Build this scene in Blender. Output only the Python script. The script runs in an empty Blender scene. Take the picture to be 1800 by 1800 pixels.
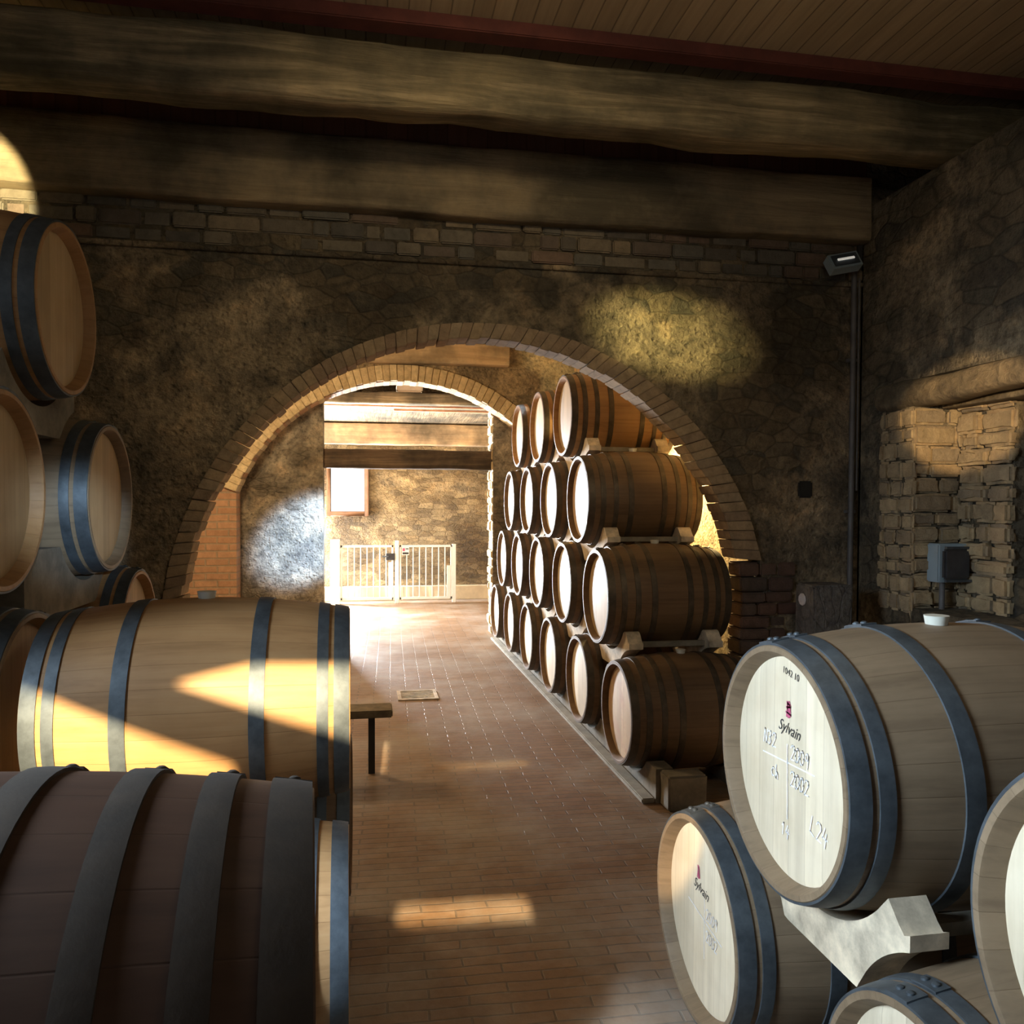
import bpy, bmesh, math, random
from mathutils import Vector, Matrix, noise
from mathutils.geometry import tessellate_polygon
random.seed(7)
PI = math.pi
C = bpy.context.scene.collection
sc = bpy.context.scene
H = 1.65                                   # eye height above the floor

# ------------------------------------------------------------------ camera
fw = Vector((0.1778, 0.9837, -0.0259)).normalized()
rt = Vector((0.98404, -0.17790, 0.00361)); rt = (rt - fw * rt.dot(fw)).normalized()
up = rt.cross(fw)
cd = bpy.data.cameras.new('camera'); cam = bpy.data.objects.new('camera', cd); C.objects.link(cam)
cam.matrix_world = Matrix(((rt.x, up.x, -fw.x, 0), (rt.y, up.y, -fw.y, 0), (rt.z, up.z, -fw.z, H), (0, 0, 0, 1)))
cd.sensor_width = 36; cd.lens = 1416.54 / 1800 * 36; cd.shift_y = 23.17 / 1800
cd.clip_start = 0.05
sc.camera = cam
# ------------------------------------------------------------------ world, sun, lamps
w = bpy.data.worlds.new('sky'); sc.world = w; w.use_nodes = True
bg = w.node_tree.nodes['Background']; bg.inputs[0].default_value = bg.inputs[0].default_value = (0.92, 0.96, 1, 1); bg.inputs[1].default_value = 2.6

def aim(o, loc, tgt):
    o.location = loc
    o.rotation_euler = (Vector(tgt) - Vector(loc)).to_track_quat('-Z', 'Y').to_euler()
def area(name, loc, tgt, sx, sy, power, col):
    l = bpy.data.lights.new(name, 'AREA'); l.shape = 'RECTANGLE'; l.size = sx; l.size_y = sy
    l.energy = power; l.color = col
    o = bpy.data.objects.new(name, l); C.objects.link(o); aim(o, loc, tgt); return o
def spot(name, loc, tgt, deg, power, col, blend=.15, rad=.03):
    l = bpy.data.lights.new(name, 'SPOT'); l.spot_size = math.radians(deg); l.spot_blend = blend
    l.energy = power; l.color = col; l.shadow_soft_size = rad
    o = bpy.data.objects.new(name, l); C.objects.link(o); aim(o, loc, tgt); return o
def point(name, loc, power, col, rad=.05):
    l = bpy.data.lights.new(name, 'POINT'); l.energy = power; l.color = col; l.shadow_soft_size = rad
    o = bpy.data.objects.new(name, l); C.objects.link(o); o.location = loc; return o

SUN_D = Vector((.05, .93, -.35))
sl = bpy.data.lights.new('sun', 'SUN'); sl.energy = 21; sl.angle = math.radians(.5); sl.color = (1, .78, .45)
so = bpy.data.objects.new('sun', sl); C.objects.link(so); so.rotation_euler = SUN_D.to_track_quat('-Z', 'Y').to_euler()

XWL = -2.33
COOL = (.68, .85, 1); WARM = (1, .70, .36); DAY = (.90, .95, 1)
# daylight at the left and back windows, then added fill lamp and spots
area('daylight_left_window', (XWL, 1.20, 2.15), (1.0, 1.50, 1.0), 1.1, 1.0, 41, COOL).data.spread = math.radians(72)
area('daylight_back_window', (1.6, -2.9, 2.3), (0, 4, 1.4), 1.2, 1.0, 2.5, DAY)
point('front_room_fill', (1.4, 1.75, 3.35), 17, (1, .86, .60), .4)  # unseen point light added as general warm fill
spot('back_fill_spot', (1.15, -2.85, 2.25), (-1.10, 3.36, 1.56), 4.0, 1500, (.60, .80, 1), .5, .08)  # added cool spot, stands in for daylight on the pale left barrel
spot('arch_wall_fill', (.6, 1.7, 3.6), (.5, 4.9, 2.5), 72, 70, (1, .80, .50), .8, .15)  # added fill that lifts the arch wall, no fixture
spot('gap_fill_spot', (-2.22, 1.3, 2.3), (-.12, 2.06, .42), 13, 1100, (.62, .80, 1), .5, .12)  # added spot boosting the window light on the low end hoop
# daylight through the far door
area('daylight_far_door', (-1.4, 13.9, 1.2), (1.0, 6.5, .6), .5, 1.9, 1300, (.88, .94, 1))
# warm off-frame spots: added ones for head, niche and arch; corner flood
spot('head_wedge_fill', (-1.9, -.2, 2.7), (.95, 2.62, .66), 8.5, 1100, WARM, .25)  # added for the warm wedge on the lower barrel head
spot('niche_patch_fill', (-1.2, -2.5, 2.2), (3.50, 4.3, 2.17), 4.8, 2600, WARM, .3)  # added to brighten the niche stones, source unseen
spot('arch_patch_fill', (-1.5, 2.95, 3.35), (1.85, 4.9, 2.74), 9.5, 1500, (1, .84, .33), 1.0)  # added off-frame to make the yellow patch right of the arch
spot('flood_left_corner', (-1.2, 2.6, 3.15), (-2.30, 4.9, 3.28), 22, 1300, (1, .84, .45), .12)
point('far_room_lamp', (-1.5, 11.3, 1.5), 210, (1, .76, .42), .25)
area('far_room_fill', (-2.8, 12.6, 1.5), (1.0, 12.8, .4), 1.2, 1.6, 330, (1, .95, .86))  # added at the solid left wall to brighten floor and gate
spot('far_floor_fill', (-2.4, 11.2, 2.6), (.62, 13.8, .22), 9, 900, (1, .95, .85), .3)  # added spot imitating a sun patch behind the gate
point('far_room_lamp_b', (2.6, 12.6, 2.5), 40, (1, .74, .38), .2)
point('middle_room_fill', (-1.7, 7.2, 2.7), 170, (1, .74, .42), .2)  # hidden light added to turn the middle room walls golden
point('row_end_lamp', (2.45, 6.19, H + .43), 330, (1, .76, .34), .04)
spot('infill_wall_fill', (2.2, 6.6, 3.3), (-.66, 10.1, 1.25), 12.5, 8500, (.45, .67, 1), .7, .1)  # added blue spot for the left infill wall, no skylight built
sc.view_settings.view_transform = 'Standard'; sc.view_settings.look = 'None'
sc.view_settings.exposure = .1; sc.view_settings.gamma = 1; sc.view_settings.use_curve_mapping = False
sc.cycles.use_denoising = True
sc.cycles.max_bounces = 8; sc.cycles.diffuse_bounces = 5; sc.cycles.sample_clamp_indirect = 4

# ------------------------------------------------------------------ materials
def nt(name):
    m = bpy.data.materials.new(name); m.use_nodes = True
    t = m.node_tree; return m, t, t.nodes['Principled BSDF']
def N(t, typ, **kw):
    n = t.nodes.new(typ)
    for k, v in kw.items():
        if k in n.inputs: n.inputs[k].default_value = v
        else: setattr(n, k, v)
    return n
def ramp(t, src, stops):
    r = t.nodes.new('ShaderNodeValToRGB'); e = r.color_ramp.elements
    while len(e) < len(stops): e.new(.5)
    for i, (p, c) in enumerate(stops): e[i].position = p; e[i].color = (*c, 1) if len(c) == 3 else c
    t.links.new(src, r.inputs[0]); return r.outputs[0]
def mix(t, a, b, f, mode='MIX'):
    n = t.nodes.new('ShaderNodeMix'); n.data_type = 'RGBA'; n.blend_type = mode
    for sock, v in ((n.inputs[0], f), (n.inputs[6], a), (n.inputs[7], b)):
        if hasattr(v, 'is_linked') or isinstance(v, bpy.types.NodeSocket): t.links.new(v, sock)
        else: sock.default_value = v if not isinstance(v, tuple) or len(v) == 4 else (*v, 1)
    return n.outputs[2]
def math_(t, op, a, b=None, clamp=False):
    n = t.nodes.new('ShaderNodeMath'); n.operation = op; n.use_clamp = clamp
    for i, v in enumerate((a, b)):
        if v is None: continue
        if isinstance(v, bpy.types.NodeSocket): t.links.new(v, n.inputs[i])
        else: n.inputs[i].default_value = v
    return n.outputs[0]
def coords(t, scale=(1, 1, 1), kind='Object', rot=(0, 0, 0)):
    tc = t.nodes.new('ShaderNodeTexCoord'); mp = t.nodes.new('ShaderNodeMapping')
    mp.inputs['Scale'].default_value = scale; mp.inputs['Rotation'].default_value = rot
    t.links.new(tc.outputs[kind], mp.inputs[0]); return mp.outputs[0]
def noi(t, co, scale, detail=6, rough=.6, dist=0):
    n = N(t, 'ShaderNodeTexNoise', Scale=scale, Detail=detail, Roughness=rough, Distortion=dist)
    t.links.new(co, n.inputs['Vector']); return n.outputs['Fac']
def bump(t, h, bs, strength=.5, dist=.02, nrm=None):
    b = N(t, 'ShaderNodeBump', Strength=strength, Distance=dist); t.links.new(h, b.inputs['Height'])
    if nrm: t.links.new(nrm, b.inputs['Normal'])
    t.links.new(b.outputs[0], bs.inputs['Normal']); return b.outputs[0]

def mat_stone(name, cols, mortar, scale=(4.5, 4.5, 9), plaster=None, pl_cut=.5, grime=.5, strength=.9, upper=None, soot=None):
    """rubble masonry with optional plaster patches; all in object metres"""
    m, t, b = nt(name)
    co = coords(t)
    warp = N(t, 'ShaderNodeTexNoise', Scale=3.0, Detail=3.0); t.links.new(co, warp.inputs['Vector'])
    wv = t.nodes.new('ShaderNodeVectorMath'); wv.operation = 'MULTIPLY_ADD'
    t.links.new(warp.outputs['Color'], wv.inputs[0]); wv.inputs[1].default_value = (.12, .12, .07); t.links.new(co, wv.inputs[2])
    mp = N(t, 'ShaderNodeMapping'); mp.inputs['Scale'].default_value = scale; t.links.new(wv.outputs[0], mp.inputs[0])
    vo = N(t, 'ShaderNodeTexVoronoi', Scale=1.0, Randomness=.8); t.links.new(mp.outputs[0], vo.inputs['Vector'])
    ve = N(t, 'ShaderNodeTexVoronoi', Scale=1.0, Randomness=.8); ve.feature = 'DISTANCE_TO_EDGE'; t.links.new(mp.outputs[0], ve.inputs['Vector'])
    sep = N(t, 'ShaderNodeSeparateColor'); t.links.new(vo.outputs['Color'], sep.inputs[0])
    base = ramp(t, sep.outputs[0], [(i / (len(cols) - 1), c) for i, c in enumerate(cols)])
    fine = noi(t, co, 22, 8, .7)
    base = mix(t, base, ramp(t, fine, [(.3, (.35, .33, .3)), (.7, (1.25, 1.2, 1.1))]), .7, 'MULTIPLY')
    edge = ramp(t, ve.outputs[0], [(.0, (.45, .45, .45)), (.07, (1, 1, 1))])
    base = mix(t, (*mortar, 1), base, edge)
    hgt = math_(t, 'ADD', math_(t, 'MULTIPLY', edge, .45), math_(t, 'MULTIPLY', fine, .9))
    vp = N(t, 'ShaderNodeTexVoronoi', Scale=26.0, Randomness=1.0); t.links.new(wv.outputs[0], vp.inputs['Vector'])
    pit = ramp(t, vp.outputs['Distance'], [(.15, (0, 0, 0)), (.42, (1, 1, 1))])
    if plaster:
        pn = noi(t, co, 1.3, 7, .62, .3)
        if upper:
            sx = N(t, 'ShaderNodeSeparateXYZ'); t.links.new(co, sx.inputs[0])
            pn = math_(t, 'ADD', pn, math_(t, 'MULTIPLY', math_(t, 'GREATER_THAN', sx.outputs[2], upper), .6))
        mask = ramp(t, pn, [(pl_cut, (1, 1, 1)), (pl_cut + .07, (0, 0, 0))])
        pf = noi(t, co, 6, 8, .7)
        pc = ramp(t, pf, [(.3, tuple(c * .5 for c in plaster)), (.5, plaster), (.72, tuple(c * 1.5 for c in plaster))])
        pc = mix(t, pc, ramp(t, fine, [(.34, (.35, .35, .35)), (.5, (1, 1, 1)), (.72, (1.35, 1.3, 1.2))]), .8, 'MULTIPLY')
        b1 = noi(t, wv.outputs[0], 2.6, 9, .68, .6)
        pc = mix(t, pc, ramp(t, b1, [(.36, (.30, .31, .34)), (.46, (.75, .74, .74)), (.54, (1.0, .97, .93)), (.66, (1.45, 1.28, 1.12))]), .9, 'MULTIPLY')
        base = mix(t, base, pc, math_(t, 'MULTIPLY', mask, .9))
        hgt = math_(t, 'ADD', math_(t, 'MULTIPLY', hgt, math_(t, 'SUBTRACT', 1.1, mask)), math_(t, 'MULTIPLY', mask, math_(t, 'MULTIPLY', pf, 1.3)))
    if soot:
        sn = noi(t, co, .8, 5, .55)
        sm = ramp(t, sn, [(.45, (1, 1, 1)), (.62, soot)])
        base = mix(t, base, sm, .9, 'MULTIPLY')
    g = noi(t, co, 2.2, 6, .6)
    base = mix(t, base, ramp(t, g, [(.35, (.45, .45, .44)), (.62, (1.1, 1.07, 1))]), grime, 'MULTIPLY')
    t.links.new(base, b.inputs['Base Color']); b.inputs['Roughness'].default_value = .95
    hgt = math_(t, 'ADD', hgt, math_(t, 'MULTIPLY', math_(t, 'ADD', math_(t, 'MULTIPLY', pit, .5), fine), .4))
    bump(t, hgt, b, strength, .06)
    return m

def mat_brick(name, c1, c2, mortar, bw=.24, bh=.065, plane='xz', ms=.01, strength=.6, rot=0, rough=.9, dust_glare=None):
    m, t, b = nt(name)
    co = coords(t)
    wn = N(t, 'ShaderNodeTexNoise', Scale=4.0, Detail=4.0); t.links.new(co, wn.inputs['Vector'])
    wv = t.nodes.new('ShaderNodeVectorMath'); wv.operation = 'MULTIPLY_ADD'
    t.links.new(wn.outputs['Color'], wv.inputs[0]); wv.inputs[1].default_value = (.03, .03, .02); t.links.new(co, wv.inputs[2])
    s = N(t, 'ShaderNodeSeparateXYZ'); t.links.new(wv.outputs[0], s.inputs[0])
    c = N(t, 'ShaderNodeCombineXYZ')
    ia, ib = {'xz': (0, 2), 'yz': (1, 2), 'xy': (0, 1)}[plane]
    t.links.new(s.outputs[ia], c.inputs[0]); t.links.new(s.outputs[ib], c.inputs[1])
    mp = N(t, 'ShaderNodeMapping'); mp.inputs['Rotation'].default_value = (0, 0, rot); t.links.new(c.outputs[0], mp.inputs[0])
    br = N(t, 'ShaderNodeTexBrick', Scale=1.0); t.links.new(mp.outputs[0], br.inputs['Vector'])
    br.inputs['Brick Width'].default_value = bw; br.inputs['Row Height'].default_value = bh
    br.inputs['Mortar Size'].default_value = ms; br.inputs['Mortar Smooth'].default_value = .4
    br.inputs['Color1'].default_value = (*c1, 1); br.inputs['Color2'].default_value = (*c2, 1); br.inputs['Mortar'].default_value = (*mortar, 1)
    f = noi(t, co, 14, 8, .7)
    col = mix(t, br.outputs[0], ramp(t, f, [(.3, (.6, .6, .6)), (.7, (1.2, 1.2, 1.2))]), .6, 'MULTIPLY')
    if dust_glare:
        d = ramp(t, noi(t, co, 1.4, 6, .65), [(.42, (0, 0, 0)), (.68, (1, 1, 1))])
        col = mix(t, col, (*dust_glare, 1), math_(t, 'MULTIPLY', d, .6))  # dusty patches, strengthened to paint sky glare into the floor colour
    t.links.new(col, b.inputs['Base Color']); b.inputs['Roughness'].default_value = rough
    h = math_(t, 'ADD', math_(t, 'MULTIPLY', br.outputs['Fac'], -1), math_(t, 'MULTIPLY', f, .4))
    bump(t, h, b, strength, .012)
    return m

def mat_beam(name, dark, mid, light, axis=0, rough=.85, strength=.8, cut=.5):
    m, t, b = nt(name)
    s = [16, 16, 16]; s[axis] = 1.1
    co = coords(t, tuple(s)); cm = coords(t)
    g = noi(t, co, 1.0, 8, .65, .4); big = noi(t, cm, 1.6, 6, .6)
    c1 = ramp(t, g, [(.25, dark), (.5, mid), (.75, light)])
    c2 = mix(t, c1, ramp(t, big, [(.38, (.30, .31, .28)), (.5, (.8, .78, .72)), (.62, (1.4, 1.32, 1.15))]), .85, 'MULTIPLY')
    t.links.new(c2, b.inputs['Base Color']); b.inputs['Roughness'].default_value = rough
    bump(t, math_(t, 'ADD', g, big), b, strength, .03)
    return m

def mat_oak(name, dark, mid, light, n=30, spec=.35):
    """barrel staves: a tint per stave round the X axis, grain along it"""
    m, t, b = nt(name)
    tc = t.nodes.new('ShaderNodeTexCoord'); s = N(t, 'ShaderNodeSeparateXYZ'); t.links.new(tc.outputs['Object'], s.inputs[0])
    ang = math_(t, 'ARCTAN2', s.outputs[1], s.outputs[2])
    a = math_(t, 'MULTIPLY', math_(t, 'ADD', ang, PI), n / (2 * PI))
    sid = math_(t, 'FLOOR', a); fr = math_(t, 'FRACT', a)
    oi = t.nodes.new('ShaderNodeObjectInfo')
    wn = t.nodes.new('ShaderNodeTexWhiteNoise'); wn.noise_dimensions = '2D'
    cv = N(t, 'ShaderNodeCombineXYZ'); t.links.new(sid, cv.inputs[0]); t.links.new(oi.outputs['Random'], cv.inputs[1])
    t.links.new(cv.outputs[0], wn.inputs['Vector'])
    tone = ramp(t, wn.outputs[0], [(0, tuple(c * .82 for c in mid)), (.5, mid), (1, tuple(min(1, c * 1.14) for c in mid))])
    co = coords(t, (2.2, 38, 38)); g = noi(t, co, 1.0, 7, .6, .3)
    big = noi(t, coords(t), 3.0, 5, .6)
    col = mix(t, tone, ramp(t, g, [(.3, dark), (.5, mid), (.8, light)]), .45)
    col = mix(t, col, ramp(t, big, [(.3, (.68, .66, .64)), (.7, (1.1, 1.1, 1.1))]), .6, 'MULTIPLY')
    seam = ramp(t, math_(t, 'ABSOLUTE', math_(t, 'SUBTRACT', fr, .5)), [(.475, (1, 1, 1)), (.497, (.6, .55, .5))])
    col = mix(t, col, seam, .55, 'MULTIPLY')
    t.links.new(col, b.inputs['Base Color']); b.inputs['Roughness'].default_value = .55
    b.inputs['Specular IOR Level'].default_value = spec
    bump(t, math_(t, 'ADD', math_(t, 'MULTIPLY', g, .4), seam), b, .25, .004)
    return m

def mat_head(name, mid, stain=None):
    m, t, b = nt(name)
    tc = t.nodes.new('ShaderNodeTexCoord'); s = N(t, 'ShaderNodeSeparateXYZ'); t.links.new(tc.outputs['Object'], s.inputs[0])
    a = math_(t, 'MULTIPLY', s.outputs[1], 1 / .075); sid = math_(t, 'FLOOR', a); fr = math_(t, 'FRACT', a)
    oi = t.nodes.new('ShaderNodeObjectInfo')
    wn = t.nodes.new('ShaderNodeTexWhiteNoise'); wn.noise_dimensions = '2D'
    cv = N(t, 'ShaderNodeCombineXYZ'); t.links.new(sid, cv.inputs[0]); t.links.new(oi.outputs['Random'], cv.inputs[1])
    t.links.new(cv.outputs[0], wn.inputs['Vector'])
    tone = ramp(t, wn.outputs[0], [(0, tuple(c * .84 for c in mid)), (1, tuple(min(1, c * 1.1) for c in mid))])
    g = noi(t, coords(t, (30, 30, 2)), 1.0, 6, .6, .5)
    col = mix(t, tone, ramp(t, g, [(.3, (.78, .74, .68)), (.7, (1.08, 1.06, 1.04))]), .6, 'MULTIPLY')
    col = mix(t, col, ramp(t, noi(t, coords(t), 5, 5, .6), [(.3, (.75, .7, .62)), (.6, (1, 1, 1))]), .5, 'MULTIPLY')
    seam = ramp(t, math_(t, 'ABSOLUTE', math_(t, 'SUBTRACT', fr, .5)), [(.475, (1, 1, 1)), (.5, (.6, .55, .5))])
    col = mix(t, col, seam, .6, 'MULTIPLY')
    if stain:
        sm = ramp(t, noi(t, coords(t), 7, 5, .7), [(.5, (0, 0, 0)), (.68, (1, 1, 1))])
        col = mix(t, col, (*stain, 1), math_(t, 'MULTIPLY', sm, .6))
    t.links.new(col, b.inputs['Base Color']); b.inputs['Roughness'].default_value = .6
    bump(t, math_(t, 'ADD', math_(t, 'MULTIPLY', g, .3), seam), b, .2, .003)
    return m

def mat_plain(name, col, rough=.6, metal=0, scale=9, var=.35, strength=.15, emit=None, es=0):
    m, t, b = nt(name)
    n = noi(t, coords(t), scale, 6, .65)
    c = mix(t, (*col, 1), ramp(t, n, [(.3, (1 - var,) * 3), (.7, (1 + var * .4,) * 3)]), 1.0, 'MULTIPLY')
    t.links.new(c, b.inputs['Base Color']); b.inputs['Roughness'].default_value = rough; b.inputs['Metallic'].default_value = metal
    bump(t, n, b, strength, .006)
    if emit: b.inputs['Emission Color'].default_value = (*emit, 1); b.inputs['Emission Strength'].default_value = es
    return m

def mat_planks(name, cols, width=.09, axis=0, seam_dark=.35, rough=.7):
    """boards laid side by side along `axis` coordinate"""
    m, t, b = nt(name)
    s = N(t, 'ShaderNodeSeparateXYZ'); tc = t.nodes.new('ShaderNodeTexCoord'); t.links.new(tc.outputs['Object'], s.inputs[0])
    a = math_(t, 'MULTIPLY', s.outputs[axis], 1 / width); sid = math_(t, 'FLOOR', a); fr = math_(t, 'FRACT', a)
    wn = t.nodes.new('ShaderNodeTexWhiteNoise'); wn.noise_dimensions = '1D'; t.links.new(sid, wn.inputs['W'])
    tone = ramp(t, wn.outputs[0], [(i / (len(cols) - 1), c) for i, c in enumerate(cols)])
    sca = [1.5, 1.5, 1.5]; sca[axis] = 30
    g = noi(t, coords(t, tuple(sca)), 1.0, 6, .6)
    col = mix(t, tone, ramp(t, g, [(.3, (.7, .68, .66)), (.7, (1.15, 1.15, 1.15))]), .6, 'MULTIPLY')
    seam = ramp(t, math_(t, 'ABSOLUTE', math_(t, 'SUBTRACT', fr, .5)), [(.45, (1, 1, 1)), (.49, (seam_dark,) * 3)])
    col = mix(t, col, seam, .9, 'MULTIPLY')
    t.links.new(col, b.inputs['Base Color']); b.inputs['Roughness'].default_value = rough
    bump(t, math_(t, 'ADD', math_(t, 'MULTIPLY', g, .2), seam), b, .5, .008)
    return m

def mat_island(name, cols, rough=.9, strength=.7, scale=16):
    """colour picked per separate block of the mesh"""
    m, t, b = nt(name)
    g = t.nodes.new('ShaderNodeNewGeometry')
    base = ramp(t, g.outputs['Random Per Island'], [(i / (len(cols) - 1), c) for i, c in enumerate(cols)])
    n = noi(t, coords(t), scale, 8, .7)
    col = mix(t, base, ramp(t, n, [(.3, (.55, .54, .52)), (.7, (1.25, 1.22, 1.18))]), .8, 'MULTIPLY')
    t.links.new(col, b.inputs['Base Color']); b.inputs['Roughness'].default_value = rough
    bump(t, n, b, strength, .02)
    return m

M = {}
M['wall_arch'] = mat_stone('rubble_and_plaster', [(.34, .27, .175), (.22, .20, .16), (.44, .35, .23), (.27, .21, .14)], (.13, .105, .075), scale=(6, 6, 11),
                           plaster=(.52, .415, .28), pl_cut=.50, upper=3.13, soot=(.6, .6, .6), strength=1.0)
M['wall_right'] = mat_stone('rough_fieldstone', [(.36, .29, .20), (.24, .22, .17), (.46, .37, .25), (.17, .155, .13)], (.08, .065, .045),
                            scale=(4.5, 4.5, 9), plaster=(.47, .39, .27), pl_cut=.42, strength=1.0, soot=(.45, .46, .46))
M['wall_far'] = mat_stone('golden_rubble', [(.62, .45, .24), (.40, .30, .17), (.75, .58, .34), (.30, .23, .14)], (.22, .16, .09), scale=(5, 5, 13), plaster=(.70, .54, .32), pl_cut=.40, strength=1.0, soot=(.30, .25, .17))
M['wall_mid'] = mat_stone('plastered_rubble', [(.50, .38, .24), (.42, .33, .22), (.56, .45, .30)], (.26, .2, .13), plaster=(.50, .40, .27), pl_cut=.6, strength=1.0)
M['wall_infill'] = mat_stone('whitish_rough_rubble', [(.52, .46, .38), (.62, .56, .47), (.40, .35, .28)], (.10, .08, .06), scale=(6, 6, 15), plaster=(.60, .54, .44), pl_cut=.5, grime=.8, strength=1.0, soot=(.5, .48, .44))
M['brick_orange'] = mat_brick('orange_brickwork', (.50, .29, .17), (.42, .23, .13), (.36, .26, .17), .26, .085, 'xz', .012)
M['brick_dark'] = mat_brick('dark_red_brickwork', (.20, .09, .06), (.13, .07, .05), (.07, .055, .05), .24, .07, 'yz', .012)
M['voussoir'] = mat_island('arch_bricks', [(.34, .24, .15), (.42, .31, .19), (.29, .20, .13), (.38, .29, .19)])
M['voussoir_light'] = mat_island('pale_arch_bricks', [(.60, .47, .28), (.70, .57, .36), (.52, .40, .24)])
M['quoin'] = mat_island('weathered_quoins', [(.48, .37, .22), (.34, .26, .16), (.55, .42, .25), (.26, .21, .15), (.50, .36, .2)], scale=12, strength=1)
M['floor'] = mat_brick('terracotta_pavers', (.29, .165, .085), (.225, .125, .062), (.13, .08, .045), .27, .058, 'xy', .005, .4, .03, .5, dust_glare=(.44, .40, .35))
M['ceiling'] = mat_planks('ceiling_boards', [(.46, .345, .205), (.40, .295, .175), (.50, .37, .22)], .10, 0, .45)
M['ceiling_red'] = mat_planks('reddish_boards', [(.17, .075, .045), (.13, .058, .035)], .12, 0, .7)
M['red_trim'] = mat_plain('red_painted_timber', (.13, .032, .022), .8)
M['old_beam'] = mat_beam('ancient_timber', (.11, .09, .055), (.23, .185, .11), (.55, .43, .27))
M['wall_beam'] = mat_beam('grey_brown_timber', (.15, .115, .075), (.25, .195, .125), (.34, .27, .175))
M['light_beam'] = mat_beam('honey_timber', (.34, .23, .14), (.46, .33, .21), (.58, .44, .29), strength=.5)
M['tan_beam'] = mat_beam('tan_timber', (.32, .23, .15), (.46, .35, .23), (.58, .46, .32), strength=.4)
M['dark_beam'] = mat_beam('dark_tie_timber', (.05, .035, .025), (.10, .07, .05), (.20, .15, .10))
M['lintel'] = mat_beam('lintel_timber', (.10, .075, .05), (.20, .155, .10), (.32, .25, .16), axis=1)
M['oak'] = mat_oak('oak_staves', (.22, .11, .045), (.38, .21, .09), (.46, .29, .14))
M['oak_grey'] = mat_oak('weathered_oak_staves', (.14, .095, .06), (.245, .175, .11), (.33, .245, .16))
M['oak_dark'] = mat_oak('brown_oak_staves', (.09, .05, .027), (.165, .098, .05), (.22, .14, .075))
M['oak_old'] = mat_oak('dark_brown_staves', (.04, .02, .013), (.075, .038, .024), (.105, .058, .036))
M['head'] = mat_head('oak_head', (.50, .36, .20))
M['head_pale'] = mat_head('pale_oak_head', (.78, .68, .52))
M['head_stain'] = mat_head('wine_marked_head', (.66, .50, .34), (.50, .25, .17))
M['hoop'] = mat_plain('galvanised_hoop', (.105, .125, .145), .55, .55, 14, .45, .1)
M['hoop_brown'] = mat_plain('rusted_hoop', (.11, .085, .06), .55, .5, 14, .45, .1)
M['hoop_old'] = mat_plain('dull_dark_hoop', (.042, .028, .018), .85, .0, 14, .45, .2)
M['rivet'] = mat_plain('rivet_steel', (.45, .46, .47), .35, .9)
M['bung'] = mat_plain('silicone_bung', (.70, .70, .62), .4, 0, 9, .1)
M['cradle'] = mat_plain('pale_softwood', (.68, .57, .42), .8, 0, 11, .55, .3)
M['sleeper'] = mat_plain('dusty_timber_rail', (.26, .23, .18), .9, 0, 8, .5, .5)
M['white'] = mat_plain('white_enamel', (.80, .80, .78), .35, 0, 9, .06, .02)
M['black'] = mat_plain('black_iron', (.03, .028, .026), .55)
M['bench'] = mat_plain('worn_bench_wood', (.22, .17, .10), .7, 0, 14, .5, .4)
M['pipe'] = mat_plain('grey_conduit', (.14, .13, .13), .5)
M['greybox'] = mat_plain('grey_plastic', (.30, .38, .43), .4, 0, 9, .1, .02)
M['darkplastic'] = mat_plain('smoked_plastic', (.05, .05, .055), .25)
M['block'] = mat_stone('scarred_stone', [(.17, .16, .15), (.22, .2, .19), (.12, .11, .11)], (.10, .09, .09), scale=(14, 14, 5), strength=.8)
M['plaster_white'] = mat_plain('white_plaster', (.62, .56, .54), .9)
M['plinth'] = mat_plain('smooth_plaster', (.72, .60, .42), .9, 0, 4, .25, .2)
M['plinth_grey'] = mat_plain('cement_kerb', (.36, .34, .29), .95, 0, 8, .35, .4)
M['lampglow'] = mat_plain('lit_lamp', (1, .9, .7), .4, 0, 9, .01, 0, (1, .86, .60), 40)
M['tube'] = mat_plain('lamp_tube', (.9, .9, .85), .3, 0, 9, .01, 0, (1, .95, .85), .3)
M['chalk'] = mat_plain('white_chalk', (.95, .95, .97), .95, 0, 60, .25, 0)
M['ink'] = mat_plain('black_ink', (.04, .04, .04), .8)
M['pink'] = mat_plain('red_ink', (.55, .10, .20), .8, 0, 60, .4, 0)
M['ochre'] = mat_plain('painted_wood_frame', (.22, .11, .055), .6)
def glass_mat():
    m, t, b = nt('window_glass'); b.inputs['Transmission Weight'].default_value = 1; b.inputs['Roughness'].default_value = .05
    b.inputs['IOR'].default_value = 1.1; return m
M['glass'] = glass_mat()

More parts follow.
